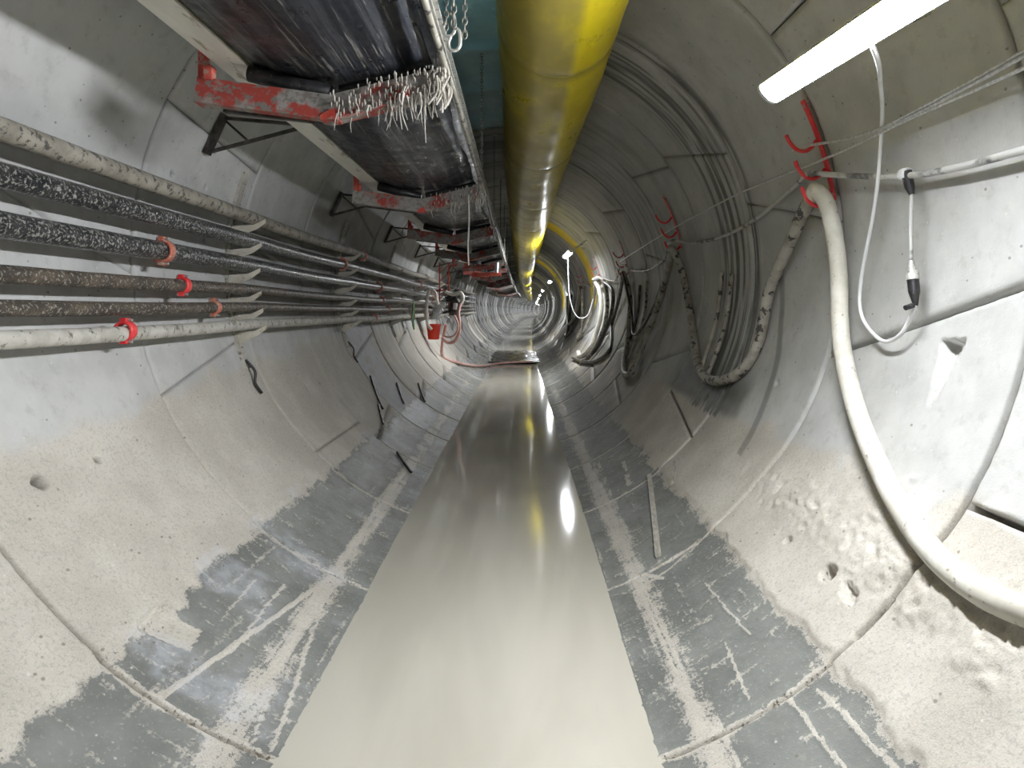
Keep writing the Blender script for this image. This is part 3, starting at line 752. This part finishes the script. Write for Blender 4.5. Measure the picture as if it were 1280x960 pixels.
# ================================================================ ventilation duct
def dz(y): return -.10*(.5-.5*math.cos(2*math.pi*(y-13.5)/13.0))*ss(9, 14, np.array(y))
def dpos(y):
    return Vector((.262+cx(y)-.06*float(ss(5, 9, np.array(y))), y, 3.735+float(dz(y))))
root = empty('ventilation_duct', dpos(3), 'big yellow vinyl ventilation duct hung under the crown', 'duct')
DRr = .418; SEC = 4.4
def duct_section(ya, yb):
    n = 48; step = .11 if ya < 12 else .4; ys = list(np.arange(ya, yb, step))+[yb]; co = []; q = []; mk = []
    for y in ys:
        c = dpos(y); t = (y-ya)/(yb-ya)
        r0 = DRr*(1-.018*math.sin(math.pi*t)**.5*0+.006*math.sin(y*9))
        e = min(y-ya, yb-y); r0 *= 1-.03*math.exp(-e/.05)
        for i in range(n):
            a = 2*math.pi*i/n   # from the bottom, positive to the right
            rr = r0*(1+.006*math.sin(3*a+y*1.3)+.004*math.sin(5*a-y*2.1)+(.012 if abs(a-math.radians(12)) < .07 else 0))
            co.append((c.x+rr*math.sin(a), y, c.z-rr*math.cos(a)))
            aa = (a+math.pi) % (2*math.pi)-math.pi; ad = math.degrees(aa)
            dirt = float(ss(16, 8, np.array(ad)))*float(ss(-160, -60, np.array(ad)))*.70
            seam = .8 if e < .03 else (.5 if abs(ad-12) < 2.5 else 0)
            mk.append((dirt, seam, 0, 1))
    for a in range(len(ys)-1):
        for i in range(n): q.append((a*n+i, a*n+(i+1) % n, (a+1)*n+(i+1) % n, (a+1)*n+i))
    return np_mesh('duct_sleeve', np.array(co), np.array(q), np.array(mk))
y = -4.4; bounds = [y]
while y < 108: y += 2.9 if 4 < y < 22 else SEC; bounds.append(y)
for a, b in zip(bounds[:-1], bounds[1:]):
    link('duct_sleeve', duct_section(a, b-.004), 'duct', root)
    c = dpos(b); 
    if b < 45:
        mb = MB(); mb.ring(c, (0, 1, 0), DRr*.975, .001, .03, 48); mb.build('joint_band', 'band', root)
for y in np.arange(1, 50, 3.0):
    c = dpos(y); a = c+Vector((0, 0, DRr)); zt = AZ+math.sqrt(R*R-(c.x-AX-cx(y))**2)
    MB().tube([a-Vector((0, 0, .01)), (c.x, y, zt)], .006, 6).build('hanger_wire', 'rope', root)

# ================================================================ added sheet under the crown, its pale blue stands in for bluish light on concrete
r = empty('blue_light_sheet', P(6.5, -176), 'pale blue sheet added for the bluish light on the crown between conveyor and duct', 'sheet')
ys = np.arange(4.4, 8.8, .05); co = []; q = []; n = 24
for y in ys:
    for i in range(n+1):
        th = 165+30*i/n
        fold = .02*(1-abs(((y-4.4) % 1.1)/1.1*2-1))**3
        p = P(y, th, .035+.05*math.exp(-(((y-4.4) % 1.1-.55)/.10)**2)+.006*math.sin(th*.8+y*3)); co.append(tuple(p))
for a in range(len(ys)-1):
    for i in range(n): q.append((a*(n+1)+i, a*(n+1)+i+1, (a+1)*(n+1)+i+1, (a+1)*(n+1)+i))
o = link('sheet', np_mesh('sheet', np.array(co), np.array(q)), 'blue', r); md = o.modifiers.new('s', 'SOLIDIFY'); md.thickness = .004
for y in (4.45, 8.74):
    mb = MB()
    for t in range(165, 195, 3): mb.bar(P(y, t, .045), P(y, t+3, .045), .05, .02, P(y, t, 1)-P(y, t, 0))
    mb.build('fixing_batten', 'timber', r)

r = empty('work_lamp', (-.12, 4.0, 3.75), 'small bluish work lamp fixed beside the duct, shining on the pale blue sheet', 'lamp')
m_ = NT('cyan_lens'); m_.b.inputs['Emission Color'].default_value = (.42, .86, 1, 1); m_.b.inputs['Emission Strength'].default_value = 420
MB().tube([(-.12, 4.0, 3.80), (-.12, 4.03, 3.82)], .05, 16).build('lens', m_.m, r)
MB().tube([(-.12, 3.90, 3.735), (-.12, 3.96, 3.775), (-.12, 4.0, 3.798)], .055, 16, rf=lambda t: .03 if t < .3 else .056).build('lamp_body', 'dark_steel', r)
MB().tube([(-.12, 3.93, 3.75), (-.16, 3.90, 3.95), (-.18, 3.90, 4.26)], .008, 8).build('ceiling_arm', 'steel', r)

# ================================================================ hose hangers on the right wall
HY = [3.95, 7.65, 11.45, 15.3, 19.1]
HT = [(100.5, 105.3, 110.2), (102.3, 107, 112), (99.5, 104, 109), (100, 105, 110), (100, 105, 110)]
for i, (y, ts) in enumerate(zip(HY, HT)):
    r = empty('hose_hanger', P(y, 105), 'bright red flat bar with three hooks on the right wall, %s from the camera' % NTH[i], 'hook', 'red hangers on the right wall')
    mb = MB()
    t0, t1 = ts[0]-1.5, ts[2]+6
    N = 8
    for k in range(N):
        a_ = t0+(t1-t0)*k/N; b_ = t0+(t1-t0)*(k+1)/N
        mb.bar(P(y, a_, .035), P(y, b_, .035), .045, .008, P(y, a_, 1)-P(y, a_, 0))
    mb.build('flat_bar', 'redbr' if i < 2 else 'red', r)
    for a_ in (t0+1, t1-1):
        MB().tube([P(y, a_, .04), P(y, a_, -.01)], .012, 8).build('wall_bolt', 'steel', r)
    for t in ts:
        mb = MB(); yy = y+.02
        pts = spline([P(yy, t-.9, .04), P(yy, t-1.7, .08), P(yy, t-2.0, .13), P(yy, t-1.2, .175), P(yy, t+.4, .20), P(yy, t+1.8, .205)], .012)
        mb.tube(pts, .012, 8); mb.build('hook', 'redbr' if i < 2 else 'red', r)

def hose(name, pts, rad, mat, label, cat='hose', group=None, n=12, jit=.04, raw=False, step=.04):
    w3 = [Vector(p) if raw else P(*p) for p in pts]
    mb = MB(); mb.tube(spline(w3, step), rad, n, jit=jit, seed=len(label))
    o = mb.build(name, mat); tag(o, label, cat, group)
    return o
# thick pale hose over the lowest hook of the nearest hanger, dropping to the lower right
root = empty('muddy_hose', P(4, 100, .13), 'thick pale mud-coated hose looping over the nearest red hanger and down to the right edge', 'hose')
near = [(4.0, 100.2, .145), (3.93, 101.2, .15), (3.85, 99.0, .14), (3.82, 95, .13), (3.80, 88.3, .11), (3.66, 76, .10), (3.32, 66.6, .085), (2.90, 59.8, .075), (2.60, 56.3, .07), (2.34, 54.2, .065), (2.10, 53.6, .065), (1.90, 54.3, .06), (1.6, 55.5, .06), (1.1, 57, .06)]
mb = MB(); mb.tube(spline([P(*p) for p in near], .03), .048, 18, jit=.035, seed=4); mb.build('near_limb', 'hose_pale', root)
back = [(4.0, 100.2, .145), (4.08, 99.4, .14), (4.22, 98.0, .12), (4.45, 94.6, .10), (4.93, 85.0, .07), (5.0, 74.0, .055), (5.15, 67.6, .05), (5.45, 64.3, .05), (5.85, 63.3, .05), (6.3, 65.6, .05), (6.7, 70.6, .05), (7.2, 80.4, .055), (7.55, 94, .09), (7.62, 100.5, .145), (7.70, 101.4, .15)]
mb = MB(); mb.tube(spline([P(*p) for p in back], .03), .043, 16, jit=.04, seed=9); o = mb.build('far_limb', 'hose_dirty', root); o['label'] = 'dirty grey limb hanging in a deep loop to the second hanger'
# second hose loop hanging between further hangers
G = 'hoses looped along the right wall'
hose('muddy_hose', [(7.7, 101.2, .13), (7.95, 98, .11), (8.8, 84.7, .07), (9.2, 66, .06), (9.0, 56, .06), (9.3, 53.6, .06), (9.9, 57, .06), (10.6, 68, .06), (11.2, 86, .07), (11.42, 98, .12), (11.5, 98.8, .13)], .045, 'hose_dirty', 'dirty grey hose hanging in a narrow U between second and third hangers', group=G)
hose('muddy_hose', [(7.68, 102, .15), (8.3, 94, .10), (9.4, 78, .07), (10.2, 70, .06), (10.9, 80, .07), (11.4, 98.5, .14)], .022, 'hose_dark', 'thin dark hose slung loosely between the second and third hangers', group=G)
hose('muddy_hose', [(11.45, 99, .15), (11.8, 95, .11), (12.6, 84, .07), (12.9, 73, .06), (12.2, 64, .05), (11.9, 58, .05), (12.7, 51, .05), (14.2, 47, .05), (16, 45, .05)], .035, 'hose_dark', 'dark wavy hose dropping from the third hanger to the low wall', group=G)
hose('muddy_hose', [(15.3, 100, .15), (15.0, 92, .12), (14.7, 80, .10), (14.5, 64, .08), (14.4, 54, .07), (15.0, 48.5, .06), (15.8, 50, .06)], .055, 'hose_pale', 'pale hose lit by the lamp, hanging upright at the fourth hanger', group=G)
hose('muddy_hose', [(14.9, 101, .25), (14.2, 99, .12), (13.9, 84, .09), (13.7, 68, .08), (13.6, 52, .07), (14.2, 47, .06)], .045, 'hose_dirty', 'brown hose hanging upright in front of the fourth hanger', group=G)
hose('muddy_hose', [(15.3, 102, .17), (13.4, 93, .08), (13.2, 78, .08), (13.4, 60, .07), (13.7, 50, .06)], .04, 'hose_dark', 'dark hose bundled on the near side of the fourth hanger', group=G)
hose('muddy_hose', [(15.3, 100, .16), (16.4, 92, .09), (17.0, 78, .08), (17.3, 64, .07), (18.0, 58, .06), (18.6, 70, .07), (19.0, 98, .14)], .04, 'hose_dirty', 'dirty hose looping behind the pale one between fourth and fifth hangers', group=G)
hose('muddy_hose', [(19.1, 100, .16), (19.6, 92, .10), (20.2, 76, .09), (20.6, 62, .08), (21.8, 55, .07), (22.8, 66, .08), (23.4, 96, .12)], .05, 'hose_dark', 'black hose loop on the right wall just beyond the fifth hanger', group=G)
hose('muddy_hose', [(19.2, 101, .18), (20.8, 90, .12), (21.6, 74, .1), (23, 66, .1), (24.6, 74, .1), (25.4, 96, .12)], .05, 'hose_pale', 'pale hose loop lit at the far end of the right hose row', group=G)
# black lay-flat stubs and drain pieces near the wall
for n_, (y, t0, t1, m) in enumerate(((6.25, 91, 66, 'hose_dirty'), (5.95, 90, 62, 'hose_dirty'), (9.9, 93, 60, 'hose_dirty'), (10.5, 92, 62, 'hose_dark'))):
    hose('hose_strip', [(y, t0, .03), (y+.05, (t0+t1)/2, .025), (y+.02, t1, .03)], .022, m, ('flat muddy strip on the right wall behind the first hose loop, farther of two', 'flat muddy strip on the right wall behind the first hose loop, nearer of two', 'muddy strip on the right wall behind the narrow U hose, nearer of two', 'dark strip on the right wall behind the narrow U hose, farther of two')[n_], 'strip', 'strips on the right wall')
# power cable with plug drop
hose('power_cable', [(.9, 96.5, .10), (1.9, 96.6, .09), (2.42, 97.2, .08), (2.77, 97.6, .08), (3.16, 98.8, .09), (3.66, 102.0, .12), (3.93, 104.2, .155), (4.05, 104.0, .15), (4.38, 103.3, .09), (5.19, 100.7, .06), (6.04, 99.6, .06), (7.0, 100.8, .09), (7.6, 103.6, .15), (8.4, 99, .08), (9.6, 97, .06), (10.8, 99, .08), (11.4, 103, .15), (13, 97, .07), (15.2, 103, .15), (17, 98, .08), (19.1, 103, .15)], .0165, 'cable', 'dusty power cable running along the right wall over the middle hooks', 'cable', n=10)
# white lamp cord: loop with a plug connector
root = empty('lamp_cord', P(3.1, 99, .12), 'white cord hanging from the big lamp in a loop with a grey plug connector', 'cord')
w3 = [Vector((1.235, 2.28, 2.72)), Vector((1.34, 2.40, 2.67)), Vector((1.52, 2.70, 2.70))]+[P(*p) for p in ((3.15, 106.7, .13), (3.36, 96.6, .12), (3.57, 85.3, .09), (3.55, 79.9, .07), (3.33, 76.6, .06), (3.16, 77.6, .07), (3.06, 81.4, .085))]
MB().tube(spline(w3, .02), .010, 10).build('cord', 'cord', root)
c0, c1 = P(3.06, 81.4, .085), P(3.105, 87.4, .10)
dv = (c1-c0)
MB().tube([c0, c0.lerp(c1, .15), c0.lerp(c1, .3), c0.lerp(c1, .31), c0.lerp(c1, .55)], .02, 12, rf=lambda t: (.011, .018, .026, .026, .026)[min(4, int(t*4.01))]).build('socket', 'rubber', root)
MB().tube([c0.lerp(c1, .56), c0.lerp(c1, .75), c0.lerp(c1, .78), c0.lerp(c1, .98)], .024, 12, rf=lambda t: (.030, .026, .018, .012)[min(3, int(t*3.01))]).build('plug', 'steel', root)
MB().tube([c0+Vector((-.012, 0, .0)), c0+Vector((-.055, -.01, -.012))], .013, 8).build('socket_cap', 'rubber', root)
MB().tube(spline([c1, P(3.11, 92, .10), P(3.10, 96.3, .09)], .02), .009, 8).build('tail', 'cable', root)
MB().tube([P(3.10, 96.0, .09), P(3.11, 97.0, .09), P(3.12, 99.2, .09)], .02, 12, rf=lambda t: (.012, .022, .026)[min(2, int(t*2.01))]).build('cable_tap', 'rubber', root)
MB().ring(P(3.13, 98.9, .09), (0, 1, .1), .018, .010, .05).build('tie', 'cord', root)
# two wire ropes over the top hook
hose('wire_rope', [(1.2, 107.5, .12), (1.9, 106.4, .12), (2.29, 105.9, .12), (2.62, 105.6, .12), (3.07, 105.6, .12), (3.5, 106.8, .13), (3.93, 109.0, .155), (4.05, 109.2, .155)], .0085, 'rope', 'white rope from the right edge ending on the top hook of the nearest hanger', 'rope', 'ropes at the top right')
hose('wire_rope', [(1.2, 105.0, .12), (1.9, 104.8, .12), (2.3, 104.8, .12), (2.63, 105.0, .12), (3.01, 105.3, .12), (3.5, 105.3, .13), (3.93, 105.6, .155), (4.6, 106.6, .12), (5.6, 107.4, .10), (7.6, 107, .15), (11.4, 105, .15)], .0075, 'rope', 'thin twisted white rope passing over the nearest hanger and on into the dark', 'rope', 'ropes at the top right')
hose('wire_rope', [(1.2, 107.9, .13), (1.9, 106.9, .135), (2.35, 106.2, .135), (2.8, 105.9, .13), (3.2, 105.8, .13)], .005, 'rope', 'short frayed strand lying against the two white ropes at top right', 'rope', 'ropes at the top right')
# white cord of the second lamp
hose('lamp_cord', [Vector((1.15, 15.4, 3.0)), Vector((1.16, 15.4, 2.6)), Vector((1.19, 15.4, 2.1)), Vector((1.28, 15.35, 1.72)), Vector((1.42, 15.3, 1.55)), Vector((1.62, 15.3, 1.62)), Vector((1.75, 15.3, 2.0))], .012, 'cord', 'white cord hanging in a bow below the small lamp past the duct', 'cord', raw=True)

# ================================================================ battens, sticks and debris on the invert
def onwall(name, y0, t0, y1, t1, w_, h_, mat, label, cat, grp=None, off=.012):
    a = P(y0, t0, off); b = P(y1, t1, off); mb = MB(); N = 6
    up = P((y0+y1)/2, (t0+t1)/2, 1)-P((y0+y1)/2, (t0+t1)/2, 0)
    ps = [P(y0+(y1-y0)*k/N, t0+(t1-t0)*k/N, off) for k in range(N+1)]
    for p, q in zip(ps[:-1], ps[1:]): mb.bar(p, q, w_, h_, up)
    return tag(mb.build(name, mat), label, cat, grp)
onwall('timber_strip', 5.5, 36.8, 4.08, 29.6, .035, .02, 'timber', 'pale muddy strip lying slantwise on the dark right bank', 'strip')
onwall('timber_strip', 5.0, 39.5, 5.35, 43.5, .05, .02, 'timber', 'short pale lump of muddy board at the upper edge of the right dark band', 'strip')
for n_, (y0, t0, y1, t1, lb) in enumerate(((8.6, -56, 8.0, -44, 'dark steel rod lying across the whitish ring on the left wall'), (6.9, -31, 6.5, -24.5, 'upright dark rod leaning at the left water edge, nearest of the rods'),
        (8.0, -46, 7.5, -40, 'short dark rod on the lower left wall above the leaning rod'), (9.6, -49, 9.0, -41, 'dark rod on the lower left wall beyond the whitish ring'), (10.8, -44, 10.0, -36, 'dark rod near the left water edge beside the reflection of the bucket'))):
    o = onwall('steel_rod', y0, t0, y1, t1, .022, .022, 'dark_steel', lb, 'rod', 'steel rods on the left bank', off=.02)
onwall('steel_rod', 24.0, -25, 21.5, -22, .03, .02, 'steel', 'bright wet streaked rod at the left water edge far ahead', 'rod', 'steel rods on the left bank')
# crumbs of mud along the banks (past counting)
rd = random.Random(5); CR = {k_: MB() for k_ in ('floor', 'wall_left', 'wall_right')}
def crumb(y, th, s):
    mb = CR[side_of(th) if side_of(th) != 'ceiling' else 'wall_right']
    c = P(y, th, s*.3); v = [c+Vector((rd.uniform(-1, 1), rd.uniform(-1, 1), rd.uniform(-1, 1))).normalized()*s*rd.uniform(.6, 1.1) for _ in range(6)]
    mb.add(v, [(0, 1, 2), (0, 2, 3), (0, 3, 4), (0, 4, 1), (5, 2, 1), (5, 3, 2), (5, 4, 3), (5, 1, 4)])
for _ in range(900):
    y = 1.7+rd.random()**1.5*6; sgn = rd.choice((-1, 1)); th = sgn*rd.gauss(40.5, .9); crumb(y, th, rd.uniform(.003, .009))
for _ in range(900):
    y = 1.7+rd.random()**1.5*5; sgn = rd.choice((-1, 1)); th = sgn*rd.gauss(24, 2); crumb(y, th, rd.uniform(.002, .007))
for k in (0, 1, 2):
    for _ in range(420):
        th = rd.uniform(-42, 42); 
        if abs(th) > 20: crumb(Y0+k*RING+rd.gauss(0, .012), th, rd.uniform(.003, .009))
for _ in range(1100):
    y = 1.6+rd.random()*2.4; crumb(y, rd.gauss(51.5, 3.0), rd.uniform(.003, .009))
for _ in range(500):
    y = 1.8+rd.random()*3; crumb(y, rd.uniform(60, 110), rd.uniform(.002, .005))
for _ in range(500):
    y = 1.8+rd.random()*3; crumb(y, rd.uniform(-75, -42), rd.uniform(.002, .005))
for k_, mb_ in CR.items(): tag(mb_.build('mud_crumbs', 'mudlump', W_[k_]), 'loose crumbs of grey mud', kind='stuff')

# ================================================================ pump station with the red bucket
YB = 14.6
bx, bz = -1.97, 1.24
r = empty('bucket', (bx, YB, bz-.18), 'small bright red plastic bucket hanging at the left wall below the valves', 'bucket')
mb = MB(); prof = [(.0, -.17), (.125, -.17), (.165, .16), (.178, .16), (.178, .18), (.155, .18), (.118, -.15), (0, -.15)]; n = 24; vs = []; fs = []
for i in range(n):
    a = 2*math.pi*i/n
    for rr, h in prof: vs.append((bx+rr*math.cos(a), YB+rr*math.sin(a), bz+h))
m = len(prof)
for i in range(n):
    for j in range(m-1): fs.append((i*m+j, ((i+1) % n)*m+j, ((i+1) % n)*m+j+1, i*m+j+1))
mb.add(vs, fs, True); mb.build('shell', 'bucket', r)
MB().tube(spline([(bx-.17, YB, bz+.15), (bx-.12, YB, bz+.30), (bx, YB, bz+.36), (bx+.12, YB, bz+.30), (bx+.17, YB, bz+.15)], .03), .007, 6).build('handle', 'steel', r)
r = empty('valve_manifold', (-1.85, YB+.1, 1.75), 'grey cast valve and pipe fitting cluster above the red bucket', 'valve')
MB().tube([(-1.95, YB, 1.55), (-1.85, YB, 1.82)], .11, 14).build('valve_body', 'alu', r)
MB().tube([(-2.0, YB-.05, 1.86), (-1.7, YB-.05, 1.86)], .06, 12).build('inlet', 'alu', r)
MB().ring((-1.86, YB-.12, 1.72), (0, 1, 0), .09, .02, .03).build('handwheel', 'alu', r)
MB().tube([(-1.86, YB-.14, 1.72), (-1.86, YB+.05, 1.72)], .015, 8).build('stem', 'steel', r)
MB().tube(spline([(-1.72, YB, 1.62), (-1.62, YB, 1.52), (-1.66, YB, 1.44)], .03), .04, 10).build('outlet', 'alu', r)
MB().tube([(-2.1, YB+.1, 1.8), (-1.9, YB+.1, 1.8)], .03, 8).build('wall_stub', 'dark_steel', r)
r = empty('air_pump', (-1.5, YB+.3, 1.9), 'dark pump with a pale curved top fitting, right of the grey valves', 'pump')
MB().tube([(-1.56, YB+.3, 1.62), (-1.56, YB+.3, 1.68), (-1.50, YB+.3, 1.92), (-1.50, YB+.3, 2.0)], .13, 14, rf=lambda t: (.09, .13, .13, .08)[min(3, int(t*3.01))]).build('pump_body', 'dark_steel', r)
MB().tube([(-1.72, YB+.3, 1.98), (-1.5, YB+.3, 2.08)], .07, 12).build('motor', 'rubber', r)
MB().tube(spline([(-1.72, YB+.2, 2.16), (-1.55, YB+.2, 2.10), (-1.38, YB+.2, 2.14), (-1.32, YB+.2, 2.02), (-1.36, YB+.2, 1.9)], .03), .045, 10).build('top_elbow', 'hose_pale', r)
MB().bar((-1.62, YB+.3, 1.7), (-2.12, YB+.3, 1.62), .05, .05).build('mount', 'dark_steel', r)
MB().tube([(-1.5, YB+.12, 1.75), (-1.48, YB+.12, 1.9)], .05, 10).build('gauge_body', 'alu', r)
G2 = 'hoses at the pump'
hose('pump_hose', [(-1.99, YB-.2, 1.30), (-2.08, YB-.2, 1.45), (-2.10, YB-.2, 1.9), (-2.05, YB-.2, 2.15), (-1.98, YB-.2, 2.2), (-1.90, YB-.2, 2.12), (-1.87, YB-.15, 1.95), (-1.86, YB-.1, 1.86)], .035, 'hose_pale', 'pale hose arching up over the grey valves left of the bucket', group=G2, raw=True)
hose('pump_hose', [(-1.36, YB+.2, 1.92), (-1.41, YB+.1, 1.7), (-1.38, YB, 1.45), (-1.40, YB, 1.2), (-1.50, YB, 1.02), (-1.66, YB, 1.0), (-1.78, YB, 1.12)], .035, 'hose_pink', 'pink hose hanging in a wide bow right of the bucket', group=G2, raw=True)
hose('pump_hose', [(-1.50, YB, 1.62), (-1.40, YB-.1, 1.4), (-1.46, YB-.1, 1.2), (-1.6, YB-.1, 1.12), (-1.76, YB-.05, 1.16)], .022, 'hose_pink', 'thinner pink hose curling inside the wide bow by the bucket', group=G2, raw=True)
hose('pump_hose', [Vector((-1.7, YB+.1, 1.4)), P(YB+.5, -50, .06), P(YB+1.5, -40, .05), P(YB+3.0, -30, .05), P(YB+4.6, -22, .05), Vector((-.9, 19.9, .05)), Vector((-.5, 20.4, .06)), Vector((0, 20.6, .07)), Vector((.4, 20.8, .06))], .035, 'hose_pink', 'reddish hose running down the left wall and across the water', group=G2, raw=True)
r = empty('lattice_frame', (-1.72, YB+.2, 2.1), 'rusty red steel lattice frame standing between pipes and conveyor', 'frame')
for x in (-1.88, -1.66): MB().bar((x, YB+.35, 1.7), (x, YB+.35, 2.84), .03, .03).build('upright', 'red', r)
mb = MB()
for k in range(5): mb.bar((-1.88, YB+.35, 1.8+.2*k), (-1.66, YB+.35, 2.0+.2*k), .018, .018)
mb.build('lacing', 'red', r)
MB().bar((-2.15, YB+.35, 2.2), (-1.66, YB+.35, 2.2), .03, .03).build('wall_tie', 'red', r)
# green rag over the lowest pipes
x, z, pr = pipe_pos[5]; yr = 12.7; co = []; q = []
for i, (dx, dz_) in enumerate(((.06, .30), (.065, .2), (.05, .10), (.07, .04), (.065, -.06), (.09, -.16), (.10, -.27))):
    for j in range(5): co.append((x+dx+.02*math.sin(j*1.7+i)-(.06 if i > 3 else 0)*.3, yr-.12+.055*j, z+dz_-.02*math.sin(j*2+i)))
for i in range(6):
    for j in range(4): q.append((i*5+j, i*5+j+1, (i+1)*5+j+1, (i+1)*5+j))
o = link('green_rag', np_mesh('green_rag', np.array(co), np.array(q)), 'green'); tag(o, 'dark green rag draped over the lowest pipes before the red bucket', 'rag')
md = o.modifiers.new('s', 'SOLIDIFY'); md.thickness = .012; md = o.modifiers.new('b', 'SUBSURF'); md.levels = md.render_levels = 2
